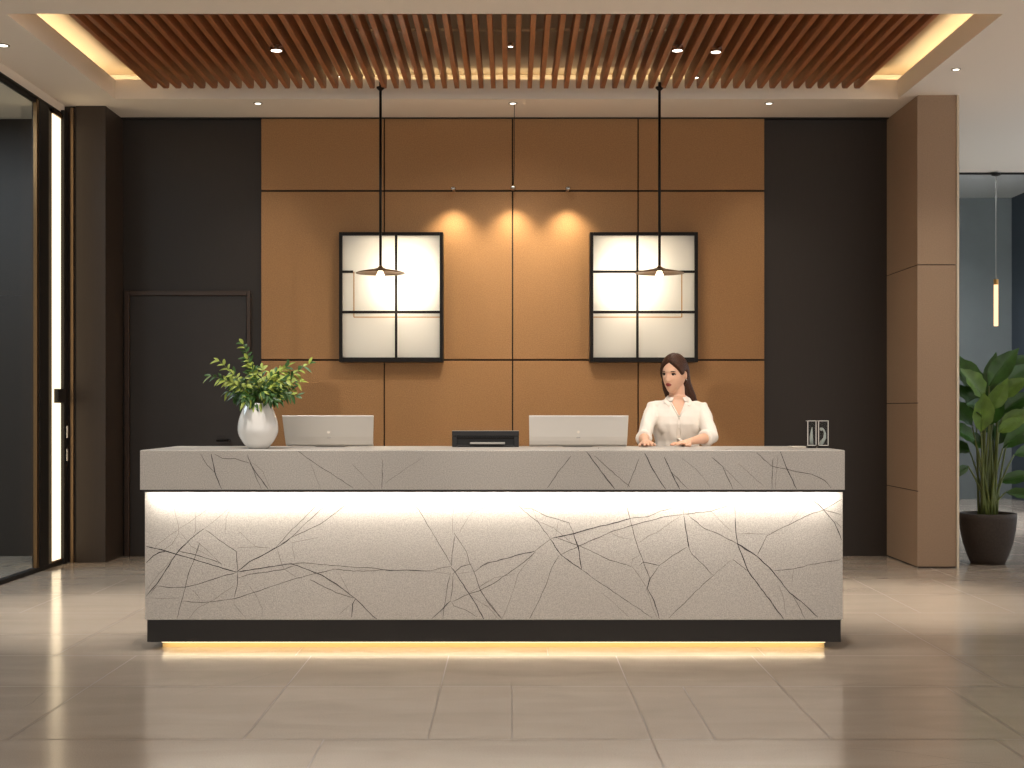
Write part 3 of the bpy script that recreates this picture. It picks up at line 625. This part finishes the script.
# crystal blocks
def block(p0, p1, D, label, kind):
    x0, x1 = (p0-512)*D/F, (p1-512)*D/F; z0 = TOP+.002; z1 = EYE-(420.5-HY)*D/F; dp = .045
    t_ = thing('display_block', ((x0+x1)/2, D+dp/2, TOP), label, 'ornament', 'glass display blocks on the right end')
    q = MB(); q.box(x0, x1, D, D+dp, TOP, TOP+.014); q.build('base', M['black'], t_, bevel=.002)
    q = MB(); e = .0045; zb = TOP+.014
    for xx_ in (x0, x1-e):
        for yy_ in (D,): q.box(xx_, xx_+e, yy_, yy_+e, zb, z1)
    for yy_ in (D,): q.box(x0, x1, yy_, yy_+e, z1-e, z1); q.box(x0, x1, yy_, yy_+e, zb, zb+e)
    for xx_ in (x0, x1-e): q.box(xx_, xx_+e, D, D+dp, z1-e, z1)
    q.build('frame', M['alu'], t_)
    q = MB(); q.box(x0+e, x1-e, D+.001, D+.003, zb+e, z1-e); q.build('glass_pane', M['glass'], t_)
    xc = (x0+x1)/2; yc = D+dp/2; q = MB()
    if kind == 0:
        q.tube([(xc+.003, yc, zb), (xc+.001, yc, zb+.05), (xc+.003, yc, zb+.085), (xc+.006, yc, zb+.11)], [.011, .010, .006, .002], 12)
    else:
        q.tube([(xc-.016, yc, zb+.002), (xc-.004, yc, zb+.02), (xc+.012, yc, zb+.045), (xc+.014, yc, zb+.075), (xc+.004, yc, zb+.098), (xc-.006, yc, zb+.10)], [.010, .012, .009, .006, .005, .009], 12)
        q.sphere((xc-.008, yc, zb+.098), .010, 8)
    q.build('figurine', M['alu'], t_, smooth=True)
block(807.5, 816.5, 7.88, 'small glass display block holding a pale spire, left of the pair', 0)
block(818.3, 828.6, 7.88, 'small glass display block holding a curved figure, right of the pair', 1)
q = MB(); a_, b_ = (791-512)*8.0/F, (806-512)*8.0/F; q.box(a_, b_, 7.95, 8.1, TOP, TOP+.007); tag(q.build('notepad', M['paper'], bevel=.002), 'small pale notepad lying beside the glass display blocks', 'notepad')

# ------------------------------------------------------------------ potted plant
Dp = 11.86; pxx = (987.7-512)*Dp/F
pp = thing('potted_plant', (pxx, Dp, 0), 'tall broad-leaved green plant in a dark round pot beside the tan pier', 'potted plant')
q = MB(); q.lathe([(.13, 0), (.147, .004), (.175, .07), (.212, .18), (.236, .30), (.245, .40), (.246, .446), (.232, .448), (.228, .43), (.22, .40)], (pxx, Dp, 0), 48, cap=True); q.build('pot', M['pot'], pp, smooth=True)
q = MB(); q.lathe([(.01, .425), (.10, .43), (.226, .42)], (pxx, Dp, 0), 32, cap=False); q.build('soil', M['soil'], pp)
def bigleaf(mb, base, tip, wd, mi, face, droop=.06, n=9):
    d = tip-base; L = d.length; d = d/L; s_ = d.cross(face).normalized(); u = s_.cross(d)
    if u.dot(face) < 0: u = -u
    i = len(mb.v); K = 3
    for k in range(n+1):
        t = k/n; wv = wd*(math.sin(math.pi*t**.78)**1.05)*(1-.15*t) if 0 < k < n else wd*.02
        c_ = base+d*L*t+Vector((0, 0, 1))*droop*L*math.sin(math.pi*t)
        for j in range(-K, K+1):
            a_ = j/K
            mb.v.append(tuple(c_+s_*wv*a_+u*(wv*.35*abs(a_)**1.3-.012*math.sin(t*22)*abs(a_)*(wd/.1))))
    for k in range(n):
        for j in range(2*K):
            a_ = i+k*(2*K+1)+j
            mb.f.append((a_, a_+1, a_+2*K+2, a_+2*K+1)); mb.m.append(mi)
    # midrib
    mb.tube([base+d*L*t+Vector((0, 0, 1))*droop*L*math.sin(math.pi*t)-u*.002 for t in (0, .3, .6, .95)], [.006, .005, .004, .001], 6, mi)
lv = [  # base px, tip px, half width m, light?, depth offset at base/tip
 (989,386, 1019,348, .085, 0, 0, -.05), (984,392, 946,352, .095, 0, .05, .15), (996,392, 1040,362, .08, 0, .1, .25), (985,398, 960,368, .09, 1, -.08, -.2),
 (983,410, 950,385, .075, 0, .1, .1), (999,398, 1030,378, .07, 1, 0, -.1), (981,432, 984,392, .085, 1, -.2, -.32), (972,425, 948,400, .085, 0, 0, .05),
 (1000,425, 1036,411, .06, 1, -.1, -.2), (998,432, 1028,420, .055, 1, -.2, -.3), (1003,448, 1046,420, .075, 0, -.05, 0), (975,440, 946,426, .07, 0, -.1, -.2),
 (990,410, 1008,378, .07, 1, -.15, -.25), (1000,482, 1040,474, .055, 0, .1, .05), (1006,492, 1042,500, .05, 0, -.05, -.15), (988,402, 996,352, .07, 0, .3, .45),
 (994,420, 1020,398, .07, 0, .15, .3), (970,452, 946,444, .06, 0, .1, .2), (986,418, 966,404, .075, 0, -.12, -.3), (1010,430, 1050,400, .08, 0, .2, .3), (1014,455, 1052,450, .06, 0, .1, .2), (993,440, 978,405, .06, 0, .1, .05), (1003,412,1034,392,.07,0,.05,0), (978,400,956,372,.07,0,.2,.3), (996,445,1014,415,.07,0,.1,.1), (984,448,962,432,.06,0,.05,0), (1000,375,1030,356,.06,0,.3,.4), (990,425,1002,392,.075,0,-.02,-.1), (976,415,966,385,.065,0,.1,.2), (968,466, 952,480, .035, 0, -.1, -.15)]
fo = MB(); rr = random.Random(9)
for i, (bx_, by_, tx_, ty_, wd, li, d0, d1) in enumerate(lv):
    bp_ = W(bx_, by_, Dp+d0); tp_ = W(tx_, ty_, Dp+d1)
    face = Vector((rr.uniform(-.35, .35), -1, .55)).normalized()
    bigleaf(fo, bp_, tp_, wd*1.22, li, face, rr.uniform(.02, .10))
    ang = rr.uniform(0, 6.28); rt = Vector((pxx+.05*math.cos(ang)+(bx_-987)*.0022, Dp+.07*math.sin(ang), .425))
    mid = rt.lerp(bp_, .5)+Vector(((rt.x-bp_.x)*.18, 0, .02))
    q = MB(); q.tube([rt*(1-t)**2+mid*2*t*(1-t)+bp_*t*t for t in [k/7 for k in range(8)]], [.013, .012, .011, .010, .009, .008, .007, .006], 8)
    q.build('stalk', M['stem'], pp, smooth=True)
fo.v = [(max(x, 3.865+.004*math.sin(z*60)), y, z) for x, y, z in fo.v]
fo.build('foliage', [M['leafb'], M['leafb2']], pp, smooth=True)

# ------------------------------------------------------------------ woman
WX, WY = 1.066, 8.62
def ellring(cx, cy, z, rx, ry, n=36, p=2.3, tiltx=0):
    out = []
    for k in range(n):
        t = 2*math.pi*k/n; cs, sn = math.cos(t), math.sin(t)
        out.append((cx+rx*abs(cs)**(2/p)*(1 if cs >= 0 else -1), cy+ry*abs(sn)**(2/p)*(1 if sn >= 0 else -1), z))
    return out
HC = Vector((WX-.018, WY-.018, 1.590)); HR = Euler((R(9), R(2), R(-36)), 'XYZ').to_matrix()
def head_disp(d):
    x, y, z = d.x*.0735, d.y*.093, d.z*.116
    if z < 0:
        t = -z/.116
        x *= 1-.38*t**1.6; y -= .042*t**2
        if d.y > 0: y *= 1-.25*t
    fr_ = 1 if d.y < -.1 else 0
    if fr_:
        nz = (1-min(max((z+.030)/.050, 0), 1)) if z > -.030 else max(0, 1-(-.030-z)/.009)
        y -= .021*math.exp(-(x/(.0085+.004*nz))**2)*nz**1.0
        for s_ in (-1, 1): y += .009*math.exp(-((x-s_*.030)/.016)**2-((z-.010)/.011)**2); y -= .003*math.exp(-((x-s_*.032)/.02)**2-((z+.025)/.02)**2)
        y -= .0035*math.exp(-(x/.04)**2-((z-.032)/.010)**2)
        y -= .0055*math.exp(-(x/.019)**2)*(math.exp(-((z+.050)/.005)**2)+math.exp(-((z+.061)/.006)**2))
        y -= .006*math.exp(-(x/.02)**2-((z+.098)/.014)**2)
    return Vector((x, y, z))
def sphere_dirs(n):
    out = []
    for a in range(1, n):
        t = math.pi*a/n
        out.append([Vector((math.sin(t)*math.cos(math.pi*k/n), math.sin(t)*math.sin(math.pi*k/n), -math.cos(t))) for k in range(2*n)])
    return out
def to_world(p): return HR @ p+HC
def torso(mb, g=0.0, zmin=.86, ztop=1.455, neck=True):
    rg = [(.86, .168, .112, 0), (.93, .172, .115, 0), (1.0, .150, .102, 0), (1.08, .128, .090, 0), (1.16, .132, .094, -.003), (1.22, .150, .104, -.008), (1.27, .160, .112, -.010), (1.32, .164, .106, -.006), (1.36, .158, .092, 0), (1.385, .140, .078, .006), (1.407, .108, .066, .008), (1.428, .078, .056, .006), (1.455, .058, .052, 0)]
    rings = [ellring(WX, WY+dy, z, rx+g, ry+g, 40, 2.35) for z, rx, ry, dy in rg if zmin-.001 <= z <= ztop+.001]
    mb.loft(rings)
    for s_ in (-1, 1): mb.sphere((WX+s_*.072, WY-.068-g*.6, 1.262), (.068+g*.4, .040+g*.5, .072+g*.4), 12)
SH = [Vector((WX-.158, WY, 1.366)), Vector((WX+.158, WY, 1.366))]
EL = [Vector((W(643.5, 0, 8.42).x, 8.42, 1.190)), Vector((W(711, 0, 8.43).x, 8.43, 1.190))]
WR = [Vector((W(645.5, 0, 8.19).x, 8.19, 1.164)), Vector((W(690, 0, 8.22).x, 8.22, 1.166))]
def arm(mb, i, g=0.0, sleeve=False):
    s_, e, w_ = SH[i], EL[i], WR[i]
    inn = Vector((WX, WY, 1.378)).lerp(s_, .45)
    P = [inn, s_, s_.lerp(e, .33), s_.lerp(e, .66), s_.lerp(e, .9), e, e.lerp(w_, .12)]
    r_ = [.046, .047, .045, .041, .039, .040, .040]
    if not sleeve: P += [e.lerp(w_, .35), e.lerp(w_, .7), w_]; r_ += [.038, .030, .025]
    else: P += [e.lerp(w_, .30)]; r_ += [.041]
    mb.tube(P, [x+g for x in r_], 18)
def hand(mb, w_, d, side):
    d = d.normalized(); up = Vector((0, 0, 1)); s_ = d.cross(up).normalized()*side   # s_ points to thumb side
    k0 = w_+d*.085; k0.z = 1.154
    rings = []
    for t, wd, th in ((-.02, .026, .020), (.15, .030, .019), (.5, .037, .017), (.85, .041, .015), (1.05, .038, .012)):
        c_ = w_.lerp(k0, t); rings.append([c_+s_*wd*math.cos(a)+up*th*math.sin(a) for a in [2*math.pi*k/16 for k in range(16)]])
    mb.loft(rings)
    for off, L, r_ in ((.030, .070, .0083), (.0105, .079, .0087), (-.0095, .073, .0083), (-.029, .056, .0074)):
        b0 = k0+s_*off-d*.008; dd = (d+s_*off*2.2).normalized()
        p1 = b0+dd*L*.46+up*.003; p2 = p1+dd*L*.32-up*.004; p3 = p2+dd*L*.25-up*.006
        for p_ in (p1, p2, p3): p_.z = max(p_.z, TOP+r_+.0005)
        mb.tube([b0, p1, p2, p3], [r_, r_, r_*.92, r_*.72], 10)
    b0 = w_.lerp(k0, .3)+s_*.022; p1 = b0+(d*.7+s_*.8).normalized()*.032; p2 = p1+(d*.95+s_*.25).normalized()*.028; p3 = p2+d*.018
    for p_ in (p1, p2, p3): p_.z = TOP+.0105
    mb.tube([b0, p1, p2, p3], [.012, .011, .0095, .007], 10)
wroot = thing('person', (WX, WY, 0), 'woman with long dark hair in a cream blouse standing behind the counter', 'person')
bd = MB()
bd.loft([[to_world(head_disp(d)) for d in ring] for ring in sphere_dirs(56)])
for s_ in (-1, 1):   # ears
    bd.sphere(to_world(Vector((s_*.0745, .012, -.004))), (.0075, .017, .029), 10, rot=HR @ Euler((R(-12), 0, R(s_*22))).to_matrix())
bd.tube([Vector((WX, WY+.012, 1.40)), Vector((WX, WY+.008, 1.45)), Vector((WX-.002, WY+.002, 1.50)), HC+Vector((.006, .022, -.03))], [.056, .051, .050, .052], 20)
torso(bd, -.004)
for i in (0, 1):
    arm(bd, i, -.004)
hand(bd, WR[0], Vector((.10, -1, 0)), 1)
hand(bd, WR[1], Vector((-.80, -.60, 0)), -1)
for s_ in (-1, 1):
    bd.tube([(WX+s_*.085, WY, .92), (WX+s_*.095, WY-.005, .75), (WX+s_*.09, WY-.01, .5), (WX+s_*.088, WY, .28), (WX+s_*.086, WY+.01, .08)], [.088, .080, .056, .052, .038], 18)
    bd.tube([(WX+s_*.086, WY+.04, .045), (WX+s_*.09, WY-.04, .04), (WX+s_*.095, WY-.13, .03), (WX+s_*.096, WY-.18, .024)], [.034, .036, .034, .02], 14)
def remesh(mb, name, mats, parent, vox, sm=4, fac=.5):
    o = mb.build(name+'_src', mats)
    m1 = o.modifiers.new('r', 'REMESH'); m1.mode = 'VOXEL'; m1.voxel_size = vox; m1.use_smooth_shade = True
    m2 = o.modifiers.new('s', 'SMOOTH'); m2.iterations = sm; m2.factor = fac
    dg = bpy.context.evaluated_depsgraph_get(); me = bpy.data.meshes.new_from_object(o.evaluated_get(dg))
    bpy.data.objects.remove(o); me.name = name
    me.materials.clear()
    for m_ in (mats if isinstance(mats, (list, tuple)) else [mats]): me.materials.append(m_)
    n = bpy.data.objects.new(name, me); C.objects.link(n); n.parent = parent; n.matrix_parent_inverse = Matrix.Translation(-parent.location)
    for p_ in me.polygons: p_.use_smooth = True; p_.material_index = 0
    return n
body = remesh(bd, 'body', [M['skin'], M['lip']], wroot, .0032, 2)
HRi = HR.inverted()
for p_ in body.data.polygons:
    if p_.center.z > 1.47:
        l = HRi @ (p_.center-HC)
        if l.y < -.07 and abs(l.x) < .021 and -.066 < l.z < -.044 and abs(l.z+.055) < .0105*(1-(l.x/.023)**2)+.001: p_.material_index = 1
# eyes, lashes, brows
for s_ in (-1, 1):
    q = MB(); q.sphere(to_world(Vector((s_*.030, -.0665, .010))), (.0150, .0125, .0078), 12, rot=HR); ey = q.build('eye', M['eyew'], wroot, smooth=True)
    q = MB(); q.sphere(to_world(Vector((s_*.030-.003, -.0760, .0085))), (.0095, .0048, .0080), 10, rot=HR); q.build('iris', M['eyed'], ey, smooth=True)
    q = MB(); P = [to_world(Vector((s_*.030+a*.0185, -.0800+abs(a)**2*.006+(.003 if a*s_ > 0 else 0)*abs(a), .0150-.004*a*a))) for a in (-1, -.5, 0, .5, 1)]
    q.tube(P, [.002, .0046, .0052, .0048, .002], 8); q.build('eyelash', M['eyed'], wroot, smooth=True)
    q = MB(); P = [to_world(Vector((s_*.031+a*.019, -.0885+((s_*.031+a*.019)/.0735)**2*.030, .0300-.004*a*a+a*s_*.001))) for a in (-1, -.5, 0, .5, 1)]
    q.tube(P, [.0012, .0026, .0030, .0024, .0008], 8); q.build('eyebrow', M['hair'], wroot, smooth=True)
q = MB(); q.sphere(to_world(Vector((.081, .006, -.034))), .004, 8); q.build('earring', M['chrome'], wroot, smooth=True)
# hair: cap that dips under the skin outside the hairline, plus the long fall
def hairline(phi, sx):
    T_ = [(0, .084), (14, .074), (30, .056), (45, .034), (58, .006), (68, -.002), (78, .016), (92, .026), (103, -.01), (112, -.05), (125, -.3), (180, -.3)]
    if sx < 0: T_ = [(0, .084), (14, .074), (30, .056), (45, .032), (58, -.004), (70, -.03), (84, -.3), (180, -.3)]
    for (a, za), (b_, zb_) in zip(T_, T_[1:]):
        if phi <= b_: return za+(zb_-za)*(phi-a)/(b_-a)
    return -.3
hb = MB(); rings = []
for ring in sphere_dirs(60):
    rg = []
    for d in ring:
        p_ = head_disp(d) if d.y > -.1 else Vector((d.x*.0735*(1-(.30*max(0, -d.z)**1.8)), d.y*.093-.042*max(0, -d.z)**2, d.z*.116))
        phi = math.degrees(math.atan2(abs(p_.x), -p_.y)); m_ = (p_.z-hairline(phi, p_.x))/.008
        m_ = max(-1, min(1, m_)); off = .0165*m_ if m_ > 0 else .016*m_
        if m_ > 0:
            off += .006*max(0, d.z)+.0012*math.sin(phi*.9+p_.z*90)
            off -= .005*math.exp(-((p_.x-.004)/.004)**2)*(1 if p_.z > .05 and p_.y < .03 else 0)
        rg.append(to_world(p_+d*off))
    rings.append(rg)
hb.loft(rings)
HF = [(z, (a+b_)/2, WY+dy, (b_-a)/2, ry) for z, a, b_, dy, ry in ((1.665, .995, 1.125, .015, .060), (1.60, .975, 1.148, .035, .060), (1.54, .972, 1.160, .050, .048), (1.49, .982, 1.182, .070, .038), (1.45, .998, 1.200, .088, .032), (1.40, 1.02, 1.214, .108, .028), (1.33, 1.04, 1.205, .120, .026), (1.24, 1.06, 1.18, .125, .020), (1.18, 1.09, 1.15, .124, .010))]
rings = []
for z, cx, cy, rx, ry in HF:
    rings.append([(cx+(rx+.0022*math.sin(k*3.1))*math.cos(2*math.pi*k/48), cy+(ry+.0025*math.sin(k*2.3))*math.sin(2*math.pi*k/48), z) for k in range(48)])
hb.loft(rings)
remesh(hb, 'hair', M['hair'], wroot, .003, 2)
# blouse
bl = MB(); torso(bl, .010, .86, 1.432)
for i in (0, 1): arm(bl, i, .007, True)
for i in (0, 1):   # rolled cuffs
    a_, b_ = EL[i].lerp(WR[i], .16), EL[i].lerp(WR[i], .33)
    bl.tube([a_, a_.lerp(b_, .2), b_.lerp(a_, .2), b_], [.049, .053, .052, .046], 18)
blo = remesh(bl, 'blouse', M['blouse'], wroot, .0045, 5)
bm = bmesh.new(); bm.from_mesh(blo.data)
ws = []
for v in bm.verts:   # soft folds along sleeves and torso
    n_ = noise.noise(Vector((v.co.x*13, v.co.y*13, v.co.z*7+v.co.x*16)))
    v.co += v.normal*(.009*n_)
dl = []
ZV = 1.322
for f_ in bm.faces:
    c_ = f_.calc_center_median()
    if c_.z > ZV and c_.y < WY-.0 and abs(c_.x-WX+.002) < .004+(c_.z-ZV)*.46: dl.append(f_)
    elif c_.z > 1.405 and abs(c_.x-WX) < .064: dl.append(f_)
bmesh.ops.delete(bm, geom=dl, context='FACES'); bm.to_mesh(blo.data); bm.free()
sm_ = blo.modifiers.new('thick', 'SOLIDIFY'); sm_.thickness = .002
# collar: stand and two pointed flaps; placket with buttons
from mathutils.bvhtree import BVHTree
bvh = BVHTree.FromPolygons([v.co[:] for v in body.data.vertices], [p_.vertices[:] for p_ in body.data.polygons])
bvb = BVHTree.FromPolygons([v.co[:] for v in blo.data.vertices], [p_.vertices[:] for p_ in blo.data.polygons])
def front(x, z, off=.004):
    best = 9
    for bv in (bvb, bvh):
        h_ = bv.ray_cast(Vector((x, WY-.6, z)), Vector((0, 1, 0)))
        if h_[0] is not None: best = min(best, h_[0].y)
    return Vector((x, (best if best < 9 else WY)-off, z))
q = MB()
n = 20; P0, P1 = [], []
for k in range(n+1):
    a_ = R(-62)+R(304)*k/n   # around the back of the neck, open in front
    cx, cy = WX+math.cos(a_)*.062, WY+.004+math.sin(a_)*.060
    e_ = abs(k/n-.5)*2
    P0.append((cx, cy, 1.462-.022*e_)); P1.append((WX+math.cos(a_)*(.084), WY+.006+math.sin(a_)*.078, 1.428-.012*e_))
for k in range(n): q.quad(P0[k], P0[k+1], P1[k+1], P1[k])
for s_ in (-1, 1):
    a0 = Vector((WX+s_*.054, WY-.030, 1.448)); a1 = front(WX+s_*.040, 1.405, .007); a2 = front(WX+s_*.066, 1.385, .010); a3 = front(WX+s_*.092, 1.410, .008); a4 = Vector((WX+s_*.080, WY-.010, 1.436))
    i_ = len(q.v); q.v += [tuple(a0), tuple(a1), tuple(a2), tuple(a3), tuple(a4)]; q.f.append((i_, i_+1, i_+2, i_+3, i_+4)); q.m.append(0)
co = q.build('collar', M['blouse'], blo); s2 = co.modifiers.new('t', 'SOLIDIFY'); s2.thickness = .004; s2.offset = 0
q = MB()
for s_ in (-1, 1):   # lapel edges of the open neck
    L_ = [front(WX-.002+s_*(.006+(z-ZV)*.46), z, .003) for z in (ZV-.005, ZV+.02, ZV+.045, ZV+.07, ZV+.09)]
    q.tube(L_, [.004, .005, .005, .005, .005], 8)
Pl = [front(WX-.004, z, .0005) for z in (1.325, 1.30, 1.27, 1.24, 1.21, 1.18, 1.15, 1.12, 1.08, 1.0)]
for a_, b_ in zip(Pl, Pl[1:]):
    q.quad(a_+Vector((-.011, 0, 0)), a_+Vector((.011, 0, 0)), b_+Vector((.011, 0, 0)), b_+Vector((-.011, 0, 0)))
q.build('placket', M['blouse'], blo, smooth=True)
for s_ in (-1, 1):
    q = MB(); q.tube([p_+Vector((s_*.0115, -.0005, 0)) for p_ in Pl], .0014, 6); q.build('seam', M['button'], blo, smooth=True)
for z in (1.305, 1.245, 1.185, 1.125):
    p_ = front(WX-.004, z, .0015); q = MB(); q.tube([p_, p_+Vector((0, -.003, 0))], .0052, 12); q.build('button', M['button'], blo)
tr_ = MB()
tr_.loft([ellring(WX, WY, z, rx, ry, 30) for z, rx, ry in ((.82, .176, .122), (.90, .182, .124), (.98, .168, .114), (1.04, .148, .104))])
for s_ in (-1, 1): tr_.tube([(WX+s_*.085, WY, .90), (WX+s_*.096, WY-.005, .70), (WX+s_*.092, WY-.005, .45), (WX+s_*.088, WY+.002, .22), (WX+s_*.086, WY+.008, .09)], [.095, .090, .074, .068, .064], 18)
remesh(tr_, 'trousers', M['trouser'], wroot, .008, 3)
for s_ in (-1, 1):
    q = MB(); q.tube([(WX+s_*.086, WY+.055, .052), (WX+s_*.09, WY-.04, .050), (WX+s_*.095, WY-.13, .042), (WX+s_*.096, WY-.20, .032)], [.040, .046, .044, .024], 16, flat=.9)
    q.box(WX+s_*.086-.03, WX+s_*.086+.03, WY+.01, WY+.075, 0, .03); q.build('shoe', M['blackplas'], wroot, smooth=True)

# ------------------------------------------------------------------ light of the rest of the place, plus added fill lamps
hc = thing('hall_cove_light', (5.6, 15.4, 4.4), 'cool hidden strip light above the side hall ceiling step', 'light strip')
q = MB(); q.box(3.6, 7.6, 15.32, 15.36, ZC+.03, ZC+.07); q.build('led_strip', E['hall'], hc)
light('hall_spot', 'SPOT', (5.9, 16.2, 4.4), 900, (.95, .97, 1), None, (0, 0, 0), spot_size=R(50), spot_blend=.5, shadow_soft_size=.1)
light('hall_fill_spot', 'SPOT', (5.9, 18.2, 4.5), 420, (.92, .96, 1), None, (0, 0, 0), spot_size=R(150), spot_blend=1, shadow_soft_size=.1)  # wide fill spot added to brighten the dark hall
light('hall_day_fill', 'AREA', (7.4, 13.0, 1.9), 70, (.80, .90, 1), None, (0, R(90), 0), shape='RECTANGLE', size=3, size_y=4)  # unseen area lamp added for cool daylight from the right
light('unseen_lobby_spot', 'SPOT', (2.65, 9.5, ZC-.02), 800, (1, .93, .82), None, (0, 0, 0), spot_size=R(44), spot_blend=.9, shadow_soft_size=.05)
light('unseen_lobby_spot', 'SPOT', (-2.75, 8.9, ZC-.02), 700, (1, .93, .82), None, (0, 0, 0), spot_size=R(44), spot_blend=.9, shadow_soft_size=.05)

for x_ in (-3, -1, 1, 3):
    for y_ in (3.2, 5.6):
        light('unseen_lobby_spot', 'SPOT', (x_, y_, ZC-.02), 45, (1, .95, .88), None, (0, 0, 0), spot_size=R(110), spot_blend=1, shadow_soft_size=.06)  # fill spots added out of view, no fixtures, to lift floor and front faces
light('vestibule_fill', 'AREA', (-6, 9.5, ZC-.05), 260, (.82, .90, 1), None, (0, 0, 0), shape='RECTANGLE', size=3, size_y=3)  # unseen area lamp added to brighten the space behind the glass
for x_ in (-1.7, -.6, .5, 1.5):
    light('counter_fill_spot', 'SPOT', (x_, 6.7, ZC-.02), 215, (1, .94, .86), None, (R(26), 0, 0), spot_size=R(46), spot_blend=.8, shadow_soft_size=.05)  # fill spots added above the view to lift the woman and counter top
wd_ = bpy.data.worlds.new('World'); bpy.context.scene.world = wd_; wd_.use_nodes = True
bg = wd_.node_tree.nodes['Background']; bg.inputs[0].default_value = (1, .95, .90, 1); bg.inputs[1].default_value = 1.2

cam = bpy.data.cameras.new('Camera'); co_ = bpy.data.objects.new('Camera', cam); C.objects.link(co_)
co_.location = (0, 0, EYE); co_.rotation_euler = (R(90), 0, 0)
cam.sensor_width = 36; cam.lens = F/1024*36; cam.shift_y = 26/1024
sc = bpy.context.scene; sc.camera = co_
sc.view_settings.view_transform = 'Standard'; sc.view_settings.look = 'None'; sc.view_settings.exposure = 0; sc.view_settings.gamma = 1
sc.view_settings.use_curve_mapping = False
try:
    sc.cycles.use_denoising = True; sc.cycles.max_bounces = 8; sc.cycles.diffuse_bounces = 5; sc.cycles.sample_clamp_indirect = 6
except Exception: pass
